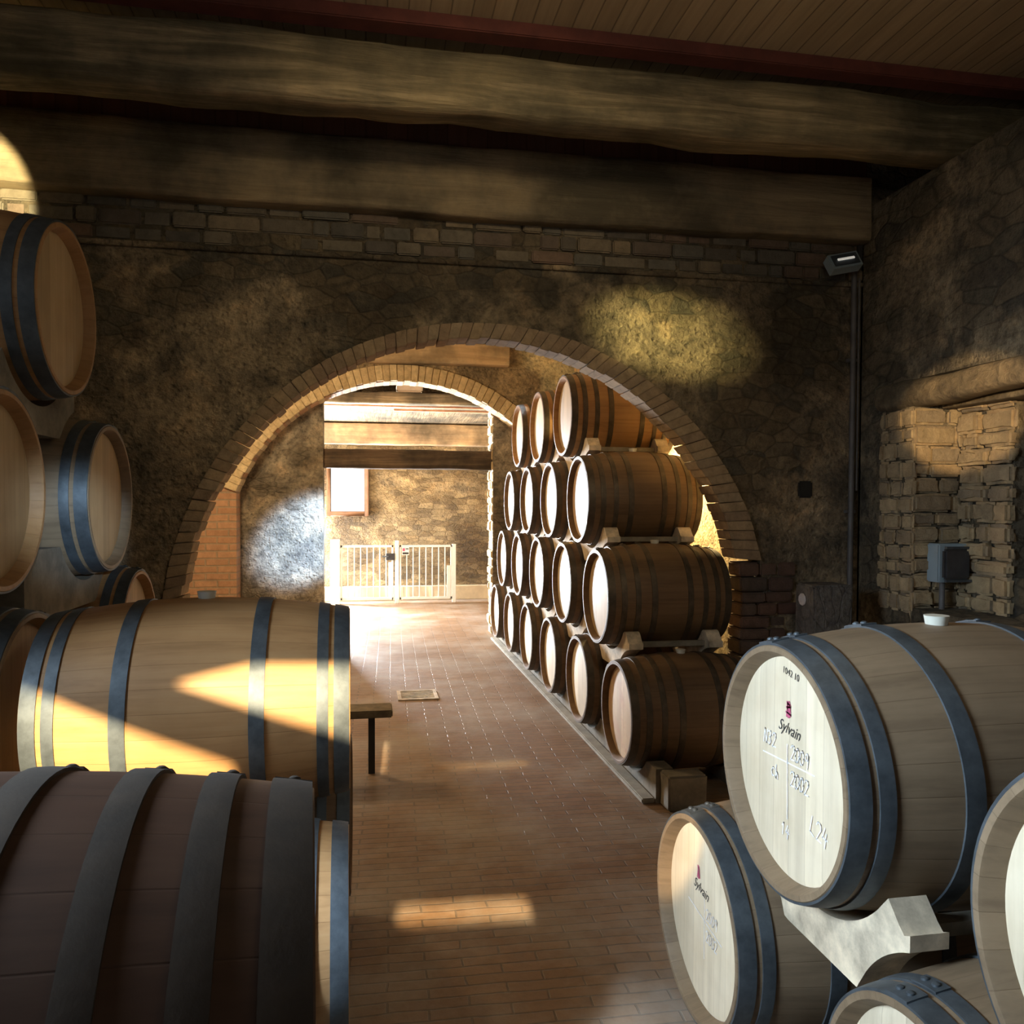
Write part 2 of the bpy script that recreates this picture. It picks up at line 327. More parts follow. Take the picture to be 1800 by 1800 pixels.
# ------------------------------------------------------------------ mesh helpers
class MB:
    def __init__(s): s.v = []; s.f = []; s.sm = []; s.mi = []
    def add(s, vs, fs, smooth=False, mi=0):
        o = len(s.v); s.v += [tuple(v) for v in vs]
        for f in fs: s.f.append([i + o for i in f]); s.sm.append(smooth); s.mi.append(mi)
    def box(s, x0, x1, y0, y1, z0, z1, mi=0):
        vs = [(x, y, z) for x in (x0, x1) for y in (y0, y1) for z in (z0, z1)]
        s.add(vs, [(0, 1, 3, 2), (4, 6, 7, 5), (0, 4, 5, 1), (2, 3, 7, 6), (0, 2, 6, 4), (1, 5, 7, 3)], False, mi)
    def cyl(s, p0, p1, r0, r1=None, n=16, smooth=True, mi=0):
        r1 = r0 if r1 is None else r1
        p0 = Vector(p0); p1 = Vector(p1); d = (p1 - p0).normalized()
        a = d.orthogonal().normalized(); b = d.cross(a)
        vs = []
        for p, r in ((p0, r0), (p1, r1)):
            for k in range(n):
                t = 2 * PI * k / n; vs.append(p + a * math.cos(t) * r + b * math.sin(t) * r)
        s.add(vs, [(k, (k + 1) % n, n + (k + 1) % n, n + k) for k in range(n)], smooth, mi)
        s.add(vs[:n], [tuple(range(n - 1, -1, -1))], False, mi); s.add(vs[n:], [tuple(range(n))], False, mi)
    def lathe(s, prof, n=72, smooth=True, mi=0, close=False):
        """profile of (x, r) turned round the X axis"""
        vs = []
        for x, r in prof:
            for k in range(n):
                t = 2 * PI * k / n; vs.append((x, r * math.sin(t), r * math.cos(t)))
        fs = []; m = len(prof)
        for i in range(m if close else m - 1):
            j = (i + 1) % m
            for k in range(n):
                fs.append((i * n + k, i * n + (k + 1) % n, j * n + (k + 1) % n, j * n + k))
        s.add(vs, fs, smooth, mi)
    def prism(s, poly, x0, x1, mi=0):
        """polygon in (y,z) pushed from x0 to x1"""
        n = len(poly)
        vs = [(x0, y, z) for y, z in poly] + [(x1, y, z) for y, z in poly]
        s.add(vs, [(k, (k + 1) % n, n + (k + 1) % n, n + k) for k in range(n)], False, mi)
        tri = tessellate_polygon([[Vector((y, z, 0)) for y, z in poly]])
        s.add(vs[:n], [tuple(t) for t in tri], False, mi); s.add(vs[n:], [tuple(t) for t in tri], False, mi)
    def build(s, name, mats, parent=None, bevel=0, sub=0, disp=0, dscale=3, fix=True, loc=(0, 0, 0)):
        me = bpy.data.meshes.new(name); bm = bmesh.new()
        bv = [bm.verts.new(v) for v in s.v]
        for f, sm_, mi in zip(s.f, s.sm, s.mi):
            try: fc = bm.faces.new([bv[i] for i in f])
            except ValueError: continue
            fc.smooth = sm_; fc.material_index = mi
        bmesh.ops.remove_doubles(bm, verts=bm.verts, dist=1e-5)
        if fix: bmesh.ops.recalc_face_normals(bm, faces=bm.faces)
        if bevel: bmesh.ops.bevel(bm, geom=[e for e in bm.edges if len(e.link_faces) == 2 and e.calc_face_angle(0) > .5], offset=bevel, segments=2, affect='EDGES')
        if sub:
            bmesh.ops.subdivide_edges(bm, edges=bm.edges, cuts=sub, use_grid_fill=True)
        if disp:
            bm.normal_update()
            offs = [v.normal * (noise.noise(v.co * dscale) + .5 * noise.noise(v.co * dscale * 2.7)) * disp for v in bm.verts]
            for v, o_ in zip(bm.verts, offs): v.co += o_
        bm.to_mesh(me); bm.free(); me.set_sharp_from_angle(angle=math.radians(38))
        for m in (mats if isinstance(mats, (list, tuple)) else [mats]): me.materials.append(m)
        o = bpy.data.objects.new(name, me); C.objects.link(o); o.location = loc
        if parent: o.parent = parent
        return o

def tag(o, label=None, cat=None, group=None, kind=None):
    if label: o['label'] = label
    if cat: o['category'] = cat
    if group: o['group'] = group
    if kind: o['kind'] = kind
    return o
def thing(name, label, cat, loc=(0, 0, 0), group=None):
    o = bpy.data.objects.new(name, None); C.objects.link(o); o.location = loc; o.empty_display_size = .1
    return tag(o, label, cat, group)
def struct(o, label=None):
    o['kind'] = 'structure'
    if label: o['label'] = label
    return o

# ------------------------------------------------------------------ the shell
XL, XR, YB, YA = -2.35, 3.24, -3.0, 4.9
CZ = H + 2.35
mb = MB(); mb.add([(-3.2, -3.2, 0), (4.2, -3.2, 0), (4.2, 14.6, 0), (-3.2, 14.6, 0)], [(0, 1, 2, 3)])
mb.add([(-3.2, -3.2, -.1), (4.2, -3.2, -.1), (4.2, 14.6, -.1), (-3.2, 14.6, -.1)], [(3, 2, 1, 0)])
struct(mb.build('floor', M['floor'], fix=False))
mb = MB(); mb.box(XL - .3, XR + .9, YB - .3, 4.30, CZ, CZ + .1); struct(mb.build('ceiling', M['ceiling']))
mb = MB(); mb.box(XL - .3, XR + .9, 4.30, 5.2, CZ, CZ + .1); struct(mb.build('ceiling', M['ceiling_red']))
mb = MB(); mb.box(XL - .3, XR + .3, 5.2, 10.4, H + 2.25, H + 2.35); struct(mb.build('ceiling', M['ceiling']))
mb = MB(); mb.box(-3.2, 4.2, 10.1, 14.4, H + 2.2, H + 2.3); struct(mb.build('ceiling', M['dark_beam']))

def arch_wall(name, mat, x0, x1, y0, y1, z1, ztop_fn, ax0, ax1, n=72):
    """wall in the XZ plane with an arched opening ax0..ax1 reaching the floor"""
    mb = MB()
    for a, b in ((x0, ax0), (ax1, x1)):
        mb.box(a, b, y0, y1, 0, z1)
    xs = [ax0 + (ax1 - ax0) * (1 - math.cos(PI * k / n)) / 2 for k in range(n + 1)]
    for a, b in zip(xs[:-1], xs[1:]):
        za, zb = ztop_fn(a), ztop_fn(b)
        vs = [(a, y0, za), (b, y0, zb), (b, y0, z1), (a, y0, z1), (a, y1, za), (b, y1, zb), (b, y1, z1), (a, y1, z1)]
        mb.add(vs, [(0, 1, 2, 3), (5, 4, 7, 6), (0, 4, 5, 1), (3, 2, 6, 7)])
    return struct(mb.build(name, mat))
OC = (.71, H - .77); OR = 1.87; IC = (.675, H - .722); IR = 1.725
def top1(x): return OC[1] + math.sqrt(max(0, OR ** 2 - (x - OC[0]) ** 2))
arch_wall('wall_front', M['wall_arch'], XL - .3, XR + .4, YA, YA + .17, CZ, top1, OC[0] - OR, OC[0] + OR)

def arc_pts(c, r, a): return (c[0] + r * math.cos(a), c[1] + r * math.sin(a))
def ring(name, mat, oc, orad, ic, irad, y0, y1, a0, a1, n, down=None, jit=.006):
    mb = MB()
    for k in range(n):
        t0 = a0 + (a1 - a0) * (k + .02) / n; t1 = a0 + (a1 - a0) * (k + .98) / n
        j = random.uniform(-jit, jit); jr = random.uniform(-jit, jit)
        q = [arc_pts(ic, irad + jr, t0), arc_pts(ic, irad + jr, t1), arc_pts(oc, orad, t1), arc_pts(oc, orad, t0)]
        vs = [(x, y0 + j, z) for x, z in q] + [(x, y1, z) for x, z in q]
        mb.add(vs, [(3, 2, 1, 0), (4, 5, 6, 7), (0, 1, 5, 4), (1, 2, 6, 5), (2, 3, 7, 6), (3, 0, 4, 7)])
    if down:
        for (xa, xb) in down[0]:
            z = down[1]
            while z > 0:
                zz = max(0, z - random.uniform(.062, .072)); j = random.uniform(-jit, jit)
                mb.box(xa + abs(j) * .5, xb, y0 + j, y1, zz + .004, z); z = zz
    return struct(mb.build(name, mat, bevel=.004))
ring('trim_1', M['voussoir'], OC, OR, IC, IR, YA - .03, YA + .17, .22, PI, 80, (((OC[0] - OR, IC[0] - IR),), OC[1] + .02), .008)
mb = MB(); z = OC[1] + .40
while z > 0:
    zz = max(0, z - random.uniform(.07, .10)); x = IC[0] + IR - .01
    while x < OC[0] + OR + .10:
        x2 = x + random.uniform(.10, .22); mb.box(x + .004, x2 - .004, YA - random.uniform(.0, .04), YA + .17, zz + .004, z - .004); x = x2
    z = zz
M['jamb_brick'] = mat_island('dark_jamb_bricks', [(.13, .065, .05), (.11, .08, .065), (.16, .09, .065), (.08, .065, .055)])
struct(mb.build('trim_10', M['jamb_brick'], bevel=.01))

# ledge line on the arch wall
mb = MB(); x = XL
while x < XR:
    x2 = min(XR, x + random.uniform(.3, .6)); mb.box(x, x2 - .004, YA - .022 - random.uniform(0, .008), YA + .01, H + 1.445, H + 1.475); x = x2
struct(mb.build('trim_2', M['wall_arch'], bevel=.004))
# coursed stones above the ledge
mb = MB(); z = H + 1.478
for hh in (.085, .095, .07):
    x = XL
    while x < XR:
        x2 = min(XR, x + random.uniform(.10, .30))
        if random.random() < .93: mb.box(x + .006, x2 - .006, YA - random.uniform(.002, .028), YA + .01, z + .005, z + hh - .006)
        x = x2
    z += hh
M['course'] = mat_island('grey_course_stones', [(.17, .14, .10), (.13, .12, .10), (.24, .185, .12), (.10, .09, .075), (.2, .13, .09)])
struct(mb.build('trim_3', M['course'], bevel=.008))

# reddish boards closing the gap above the wall beam
mb = MB(); mb.box(XL, XR, YA - .04, YA + .02, H + 2.10, CZ); struct(mb.build('trim_4', M['ceiling_red']))

# left wall
mb = MB(); mb.box(XL - .3, XL, YB, .85, 0, CZ); mb.box(XL - .3, XL, 2.05, 5.2, 0, CZ); mb.box(XL - .3, XL, .85, 2.05, 0, 1.80); mb.box(XL - .3, XL, .85, 2.05, 2.9, CZ)
struct(mb.build('wall_left', M['wall_right']))
mb = MB()
for a in ((.85, .91, 1.8, 2.9), (1.99, 2.05, 1.8, 2.9), (.85, 2.05, 1.8, 1.86), (.85, 2.05, 2.84, 2.9)): mb.box(XL - .2, XL - .14, *a)
struct(mb.build('window_3', M['ochre']))
# back wall: a small window on the right, and three added unseen slits shaped to throw sun patches
outer = [(XL, 0), (XR, 0), (XR, CZ), (XL, CZ)]
holes = [[(1.3, 2.0), (1.9, 2.0), (1.9, 2.5), (1.3, 2.5)],
         [(-.215, 2.318), (.32, 2.300), (.32, 2.372), (-.215, 2.382)],
         [(-.86, 3.19), (-.64, 3.247), (-.325, 3.245), (-.325, 2.995), (-.34, 3.0), (-.52, 3.06)],
         [(-1.42, 3.27), (-1.19, 3.17), (-.949, 3.055), (-.68, 2.945), (-.68, 2.89), (-1.42, 2.89)]]
polys = [[Vector((x, z, 0)) for x, z in outer]] + [[Vector((x, z, 0)) for x, z in reversed(h)] for h in holes]
flat = [p for q in polys for p in q]
mb = MB(); tris = tessellate_polygon(polys)
for yy in (YB - .04, YB): mb.add([(p.x, yy, p.y) for p in flat], [tuple(t) for t in tris])
for q in polys[1:]:
    n = len(q); vs = [(p.x, YB - .04, p.y) for p in q] + [(p.x, YB, p.y) for p in q]
    mb.add(vs, [(k, (k + 1) % n, n + (k + 1) % n, n + k) for k in range(n)])
struct(mb.build('wall_back', M['wall_right'], fix=False))

# right wall with the deep window niche
YN, XN, YO, ZL = 4.36, 3.56, 3.93, H + .60
mb = MB()
WT = H + 1.95
mb.box(XR, XR + .55, YN, 5.3, 0, WT)                     # pier between arch wall and niche
mb.box(XR, XR + .55, YB, YN, ZL + .16, WT); mb.box(XR + .9, XR + 1.1, YB, 5.3, 0, CZ); mb.box(XR, XR + .9, YA - .02, YA + .17, 0, CZ); mb.box(XR + .3, XR + 1.1, YB - .04, YB, 0, CZ); mb.box(XR, XR + 1.1, YB - .04, YB, WT, CZ)               # above the lintel
mb.box(XN, XR + .62, YO, YN + .02, 0, ZL + .16)          # recess back beside the window
mb.box(XN, XR + .62, 2.3, YO, 0, H - .40)                # under the window
mb.box(XR, XR + .62, YB, 2.3, 0, ZL + .16)
mb.box(XR, XN, 2.3, YN, 0, H - .62)
struct(mb.build('wall_right', M['wall_right']))
def blocks(mb, kind, fixed, u0, u1, z0, z1, hrange=(.08, .13), lrange=(.11, .28), depth=.035, proud=.012):
    """courses of irregular stones standing proud of a wall face"""
    z = z0
    while z < z1 - .02:
        zz = min(z1, z + random.uniform(*hrange)); u = u0
        while u < u1 - .01:
            uu = min(u1, u + random.uniform(*lrange))
            if u1 - uu < .05: uu = u1
            p = random.uniform(-proud, proud)
            a, b, c, d = u + .003, uu - .003, z + .003, zz - .003
            if kind == 'y': mb.box(a, b, fixed - depth + p, fixed + .01, c, d)
            else: mb.box(fixed - depth + p, fixed + .01, a, b, c, d)
            u = uu
        z = zz
mb = MB(); blocks(mb, 'y', YN, XR - .01, XN, .3, ZL - .01, depth=.03)
blocks(mb, 'x', XR, YN - .03, YN + .30, 1.0, ZL - .01, lrange=(.09, .16), depth=.02, proud=.008)
struct(mb.build('trim_5', M['quoin'], bevel=.014, sub=2, disp=.012, dscale=14))
mb = MB(); blocks(mb, 'x', XN, YO - .02, YN - .04, .8, ZL + .1, lrange=(.12, .26), depth=.05, proud=.02)
struct(mb.build('trim_6', M['quoin'], bevel=.018, sub=2, disp=.016, dscale=14))
# window in the niche, wooden frame and pane
mb = MB()
for a in ((3.78, 3.83, 2.3, 2.36, H - .40, ZL + .1), (3.78, 3.83, YO - .06, YO, H - .40, ZL + .1), (3.78, 3.83, 2.3, YO, H - .40, H - .34), (3.78, 3.83, 2.3, YO, ZL + .04, ZL + .1), (3.78, 3.83, 3.09, 3.14, H - .4, ZL + .1)): mb.box(*a)
wf = struct(mb.build('window_1', M['ochre']))
mb = MB(); mb.box(3.80, 3.806, 2.33, YO - .03, H - .37, ZL + .07); mb.build('pane', M['glass'], wf)

# middle room walls
mb = MB(); mb.box(-2.6, -2.3, 5.2, 10.1, 0, H + 2.3); struct(mb.build('wall_left', M['wall_mid']))
mb = MB(); mb.box(2.62, 2.9, 5.2, 10.1, 0, H + 2.3); struct(mb.build('wall_right', M['wall_mid']))
A2C = (.445, H - .60); A2R = 2.07
def top2(x): return A2C[1] + math.sqrt(max(0, A2R ** 2 - (x - A2C[0]) ** 2))
arch_wall('wall_front', M['brick_orange'], -2.6, 2.9, 9.8, 10.1, H + 2.3, top2, -1.49, 2.38)
a_l = math.acos((-1.49 - A2C[0]) / A2R); a_r = math.acos((2.38 - A2C[0]) / A2R)
ring('trim_7', M['voussoir_light'], A2C, A2R + .19, A2C, A2R, 9.74, 10.08, a_r, a_l, 62, None, .012)
# plaster skin of the middle wall above the arch
mb = MB(); n = 60
for k in range(n):
    xa = -2.25 + 4.8 * k / n; xb = -2.25 + 4.8 * (k + 1) / n
    f = lambda x: max(H + 1.0 if x < -1.4 or x > 2.3 else 0, A2C[1] + math.sqrt(max(0, (A2R + .18) ** 2 - (x - A2C[0]) ** 2)))
    mb.add([(xa, 9.78, f(xa)), (xb, 9.78, f(xb)), (xb, 9.78, H + 2.25), (xa, 9.78, H + 2.25), (xa, 9.8, f(xa)), (xb, 9.8, f(xb)), (xb, 9.8, H + 2.25), (xa, 9.8, H + 2.25)],
           [(0, 1, 2, 3), (0, 4, 5, 1), (4, 7, 6, 5)])
struct(mb.build('trim_8', M['wall_mid']))
# infill wall inside that arch with the tall opening
def infill(name, x0, x1):
    mb = MB(); n = 14
    for k in range(n):
        xa = x0 + (x1 - x0) * k / n; xb = x0 + (x1 - x0) * (k + 1) / n
        za, zb = top2(xa) + .05, top2(xb) + .05
        vs = [(xa, 10.1, 0), (xb, 10.1, 0), (xb, 10.1, zb), (xa, 10.1, za), (xa, 10.42, 0), (xb, 10.42, 0), (xb, 10.42, zb), (xa, 10.42, za)]
        mb.add(vs, [(0, 1, 2, 3), (5, 4, 7, 6), (3, 2, 6, 7)] + ([(0, 3, 7, 4)] if k == 0 else []) + ([(1, 5, 6, 2)] if k == n - 1 else []))
    return struct(mb.build(name, M['wall_infill']))
infill('wall_front', -1.7, -.52); infill('wall_front', 1.58, 2.6)
mb = MB(); blocks(mb, 'x', 1.58, 10.1, 10.42, .0, H + 1.2, depth=.015, proud=.015)
struct(mb.build('trim_9', M['voussoir_light'], bevel=.012, sub=1, disp=.012, dscale=12))
# far room
mb = MB(); DX0, DX1 = -1.9, -.9
mb.box(-3.2, DX0, 14, 14.3, 0, H + 2.2); mb.box(DX0, DX1, 14, 14.3, 2.3, H + 2.2)
mb.box(DX1, -.60, 14, 14.3, 0, H + 2.2); mb.box(-.60, -.03, 14, 14.3, 0, H - .13); mb.box(-.60, -.03, 14, 14.3, H + .80, H + 2.2)
mb.box(-.03, 4.2, 14, 14.3, 0, H + 2.2)
struct(mb.build('wall_back', M['wall_far']))
mb = MB(); mb.box(-3.2, -2.9, 10.42, 14, 0, H + 2.2); struct(mb.build('wall_left', M['wall_far']))
mb = MB(); mb.box(3.4, 3.7, 10.42, 14, 0, H + 2.2); struct(mb.build('wall_right', M['wall_far']))
mb = MB(); mb.box(-.9, 3.4, 13.86, 14, 0, .24); struct(mb.build('baseboard_back', M['plinth'], bevel=.01))
mb = MB()
for a in ((-.66, -.60, 13.93, 14.05, H - .21, H + .86), (-.03, .04, 13.93, 14.05, H - .21, H + .86), (-.60, -.03, 13.93, 14.05, H - .21, H - .13), (-.60, -.03, 13.93, 14.05, H + .80, H + .86)): mb.box(*a)
wf = struct(mb.build('window_2', M['ochre'], bevel=.006))
mb = MB(); mb.box(-.60, -.03, 14.1, 14.106, H - .13, H + .80); mb.build('pane', M['glass'], wf)

# ------------------------------------------------------------------ beams
def beam(name, label, mat, x0, x1, y0, y1, z0, z1, disp=.02, cuts=5, bev=.04, sag=0, cat='beam'):
    n = max(2, int((x1 - x0) / .12)); mb = MB()
    m = cuts; sec = []
    # rounded rectangle section
    for (cy, cz, a0) in ((y1 - bev, z1 - bev, 0), (y0 + bev, z1 - bev, 90), (y0 + bev, z0 + bev, 180), (y1 - bev, z0 + bev, 270)):
        for k in range(4):
            a = math.radians(a0 + 30 * k); sec.append((cy + bev * math.cos(a), cz + bev * math.sin(a)))
    out = []
    for i, p in enumerate(sec):                      # densify the long faces
        q = sec[(i + 1) % len(sec)]; out.append(p)
        d = math.hypot(q[0] - p[0], q[1] - p[1]); kk = int(d / .06)
        for j in range(1, kk): out.append((p[0] + (q[0] - p[0]) * j / kk, p[1] + (q[1] - p[1]) * j / kk))
    sec = out; ns = len(sec); vs = []; cy = (y0 + y1) / 2; cz = (z0 + z1) / 2
    for i in range(n + 1):
        x = x0 + (x1 - x0) * i / n; sg = sag * math.sin(PI * i / n)
        for y, z in sec:
            v = Vector((x, y, z)); dn = (noise.noise(Vector((x * 1.3, y * 4, z * 4))) + .6 * noise.noise(Vector((x * 4, y * 9, z * 9)))) * disp
            d = Vector((0, y - cy, z - cz)); d.normalize()
            v += d * dn; v.z += sg; vs.append(v)
    fs = [(i * ns + k, i * ns + (k + 1) % ns, (i + 1) * ns + (k + 1) % ns, (i + 1) * ns + k) for i in range(n) for k in range(ns)]
    fs += [tuple(range(ns - 1, -1, -1)), tuple(n * ns + k for k in range(ns))]
    mb.add(vs, fs, True)
    return tag(mb.build(name, mat), label, cat)
beam('ceiling_beam', 'massive pitted old timber beam crossing the whole ceiling nearest the camera', M['old_beam'], XL, XR + .95, 4.03, 4.29, H + 1.955, H + 2.27, .026, bev=.06)
beam('wall_beam', 'wide grey-brown timber beam lying on top of the wall with the big arch', M['wall_beam'], XL, XR - .02, YA - .13, YA + .1, H + 1.72, H + 2.13, .012, bev=.03, sag=-.015)
mb = MB(); mb.box(XL, XR + .9, 3.92, 4.03, H + 2.285, CZ + .01)
tag(mb.build('painted_batten', M['red_trim'], bevel=.006), 'narrow dark red painted batten between ceiling boards and pitted old beam', 'batten')
beam('wall_beam', 'brown timber beam on the wall of the second arch, seen through the big arch', M['tan_beam'], -2.3, 1.70, 9.62, 9.80, H + 1.67, H + 1.92, .01, bev=.02)
beam('tie_beam', 'dark squared tie beam spanning the tall far opening above the small window', M['dark_beam'], -.56, 1.62, 10.14, 10.34, H + .44, H + .68, .018, bev=.02)
beam('wall_beam', 'honey-coloured beam at the top of the sunlit stone wall behind the gate', M['light_beam'], -2.9, 3.4, 13.8, 14.02, H + 1.0, H + 1.36, .012, bev=.02)
mb = MB(); mb.add([(-2.9, 14, H + 1.37), (3.4, 14, H + 1.37), (3.4, 12.3, H + 1.45), (-2.9, 12.3, H + 1.45), (-2.9, 14, H + 1.41), (3.4, 14, H + 1.41), (3.4, 12.3, H + 1.50), (-2.9, 12.3, H + 1.50)],
                  [(0, 1, 2, 3), (4, 7, 6, 5), (3, 2, 6, 7), (0, 4, 5, 1), (0, 3, 7, 4), (1, 5, 6, 2)])
struct(mb.build('ceiling', M['lintel']))
mb = MB(); mb.box(-2.9, 3.4, 12.22, 12.3, H + 1.45, H + 1.50); mb.box(.4, 3.4, 12.1, 12.18, H + 1.38, H + 1.41)
M['terracotta'] = mat_plain('terracotta_edge', (.75, .38, .22), .8)
tag(mb.build('roof_batten', M['terracotta'], bevel=.005), 'thin terracotta-coloured batten under the dark roof void of the far room', 'batten')
beam('roof_beam', 'rough grey beam below the dark roof void, just under the far arch', M['old_beam'], -2.9, 3.4, 11.4, 11.62, H + 1.40, H + 1.56, .02, bev=.03)
mb = MB(); mb.box(.42, .78, 11.42, 11.62, H + 1.57, H + 1.75)
tag(mb.build('roof_stone', M['plinth'], bevel=.02, sub=2, disp=.015, dscale=9), 'single pale stone sitting on the rough beam inside the far arch top', 'stone')
beam('lintel_beam', '', M['lintel'], 0, 2.45, 0, .20, 0, .17, .03, bev=.06)
lo = bpy.data.objects['lintel_beam']; lo.rotation_euler = (0, 0, -PI / 2); lo.location = (XR - .04, 4.68, H + .60)
tag(lo, 'rough weathered log lintel over the deep window niche in the right wall', 'lintel')
beam('lintel_plank', '', M['lintel'], 0, 2.2, 0, .20, 0, .05, .008, bev=.01)
lo = bpy.data.objects['lintel_plank']; lo.rotation_euler = (0, 0, -PI / 2); lo.location = (XR + .17, 4.33, H + .585)
tag(lo, 'flat pale lintel board behind the log, over the brightly lit window jamb', 'lintel')

# ------------------------------------------------------------------ barrels
RH, RB = .30, .345
def brad(u, L): return RB - (RB - RH) * (2 * u / L) ** 2
HOOP_A = ((.026, .046), (.082, .034), (.27, .044))                 # six hoops
HOOP_B = ((.025, .046), (.102, .034), (.188, .032), (.292, .036))  # eight hoops
PROTO = {}
def proto(kind, L, wood, headm, hoopm, key):
    if key in PROTO: return PROTO[key]
    meshes = []
    h = L / 2; z0 = RB
    mb = MB(); n = 26
    prof = [(-h + .045, .268), (-h + .004, .281), (-h, .284), (-h, RH - .003), (-h + .004, RH)]
    prof += [(-h + L * k / n, brad(-h + L * k / n, L)) for k in range(1, n)]
    prof += [(h - .004, RH), (h, RH - .003), (h, .284), (h - .004, .281), (h - .045, .268)]
    mb.lathe(prof, 84)
    meshes.append(('staves', mb, wood))
    for s in (-1, 1):
        mb = MB(); x = s * (h - .036); rr = .2755
        mb.lathe([(x, .0001), (x, rr - .02), (x + s * -.004, rr)], 64, False)
        meshes.append(('head', mb, headm))
    for s in (-1, 1):
        for c, wd in (HOOP_A if kind == 'A' else HOOP_B):
            mb = MB(); u0 = s * (h - c - wd / 2); u1 = s * (h - c + wd / 2)
            if u0 > u1: u0, u1 = u1, u0
            r0 = brad(u0, L); r1 = brad(u1, L); t_ = .0045
            mb.lathe([(u0, r0 - .004), (u0, r0 + t_), ((u0 + u1) / 2, brad((u0 + u1) / 2, L) + t_ + .0008), (u1, r1 + t_), (u1, r1 - .004)], 84)
            # riveted overlap near the top
            a0 = .10; vs = []; nn = 6
            for u, r in ((u0, r0), (u1, r1)):
                for k in range(nn + 1):
                    a = a0 + .22 * k / nn; vs.append((u, math.sin(a) * (r + t_ + .004), math.cos(a) * (r + t_ + .004)))
                for k in range(nn + 1):
                    a = a0 + .22 * k / nn; vs.append((u, math.sin(a) * (r + .002), math.cos(a) * (r + .002)))
            q = nn + 1
            fs = [(k, k + 1, 2 * q + k + 1, 2 * q + k) for k in range(nn)] + [(k, q + k, q + k + 1, k + 1) for k in range(nn)] + [(2 * q + k, 2 * q + k + 1, 3 * q + k + 1, 3 * q + k) for k in range(nn)]
            fs += [(0, 2 * q, 3 * q, q), (nn, q + nn, 3 * q + nn, 2 * q + nn)]
            mb.add(vs, fs)
            um = (u0 + u1) / 2; rm = brad(um, L) + t_ + .004
            for a in (a0 + .06, a0 + .16):
                p = Vector((um, math.sin(a) * rm, math.cos(a) * rm)); d = Vector((0, math.sin(a), math.cos(a)))
                mb.cyl(p - d * .002, p + d * .003, .0085, .0085, 10); mb.cyl(p + d * .003, p + d * .006, .0085, .004, 10)
            meshes.append(('hoop', mb, hoopm))
    mb = MB(); mb.cyl((0, 0, RB - .012), (0, 0, RB + .022), .024, .030, 20)
    meshes.append(('bung', mb, M['bung']))
    res = []
    for nm, m_, mt in meshes:
        o = m_.build(nm, mt); res.append((nm, o.data)); bpy.data.objects.remove(o)
    PROTO[key] = res; return res

TINT = {}
def barrel(X, Y, zc, label, group, kind='B', L=.82, wood='oak', headm='head', hoopm='hoop', turn=0, bung=True, yaw=0, end=1):
    """X = left (aisle side) or west end, zc = height of the axis"""
    key = (kind, L, wood, headm, hoopm)
    parts = proto(kind, L, M[wood], M[headm], M[hoopm], key)
    loc = (X + L / 2, Y, zc - RB)
    if yaw:                                     # swing the barrel about the centre of its aisle-side face
        loc = (X + L - math.cos(yaw) * L / 2, Y - math.sin(yaw) * L / 2, zc - RB)
    t = thing('oak_barrel', label, 'barrel', loc, group); t.rotation_euler = (0, 0, yaw)
    hs = []
    for nm, me in parts:
        if nm == 'bung' and not bung: continue
        o = bpy.data.objects.new(nm, me); C.objects.link(o); o.parent = t; o.location = (0, 0, RB)
        if turn and nm != 'bung': o.rotation_euler = (turn, 0, 0) if nm != 'head' else (0, 0, 0)
        if nm == 'head': hs.append(o)
    return t, hs

def cradle(X, Y, zc, label, group, L=.82, a=.37, b=.37, lows=((-.465, -.635), (.465, -.635)), mat='cradle', both=True, gap=.012, yaw=0):
    """two notched boards joined by two rails, carrying one barrel on the tier below"""
    t = thing('barrel_cradle', label, 'cradle', (X + L / 2, Y, zc - .50), group)
    t.rotation_euler = (0, 0, yaw)
    def board(xc, r):
        n = 40; top = []; bot = []
        for k in range(n + 1):
            y = -a + (a + b) * k / n
            zb = -.445
            for ly, lz in lows:
                if abs(y - ly) < r: zb = max(zb, lz + math.sqrt(r * r - (y - ly) ** 2) + gap)
            e = a if y < 0 else b
            flat_ = -.19 - .0 * abs(y)
            if abs(y) > e - .07: flat_ -= (abs(y) - (e - .07)) * 1.1
            zt = min(flat_, -math.sqrt(max(0, r * r - y * y)) - .002) if abs(y) < r else flat_
            if abs(y) > .27: zt = max(zt, zb + .035)
            top.append((y, zt)); bot.append((y, min(zb, zt - .03)))
        mb = MB(); mb.prism(bot + top[::-1], xc - .045, xc + .045)
        o = mb.build('cradle_board', M[mat], t, loc=(0, 0, .50)); return o
    rr = brad(L / 2 - .195, L) + .011
    board(-L / 2 + .15, rr)
    if both:
        board(L / 2 - .15, rr)
        for s in (-1, 1):
            e = a if s < 0 else b
            mb = MB(); yy = s * min(e - .09, .31); mb.box(-L / 2 + .19, L / 2 - .19, yy - .02, yy + .02, -.285, -.255)
            if True: mb.build('rail', M['sleeper'], t, loc=(0, 0, .50))
    return t

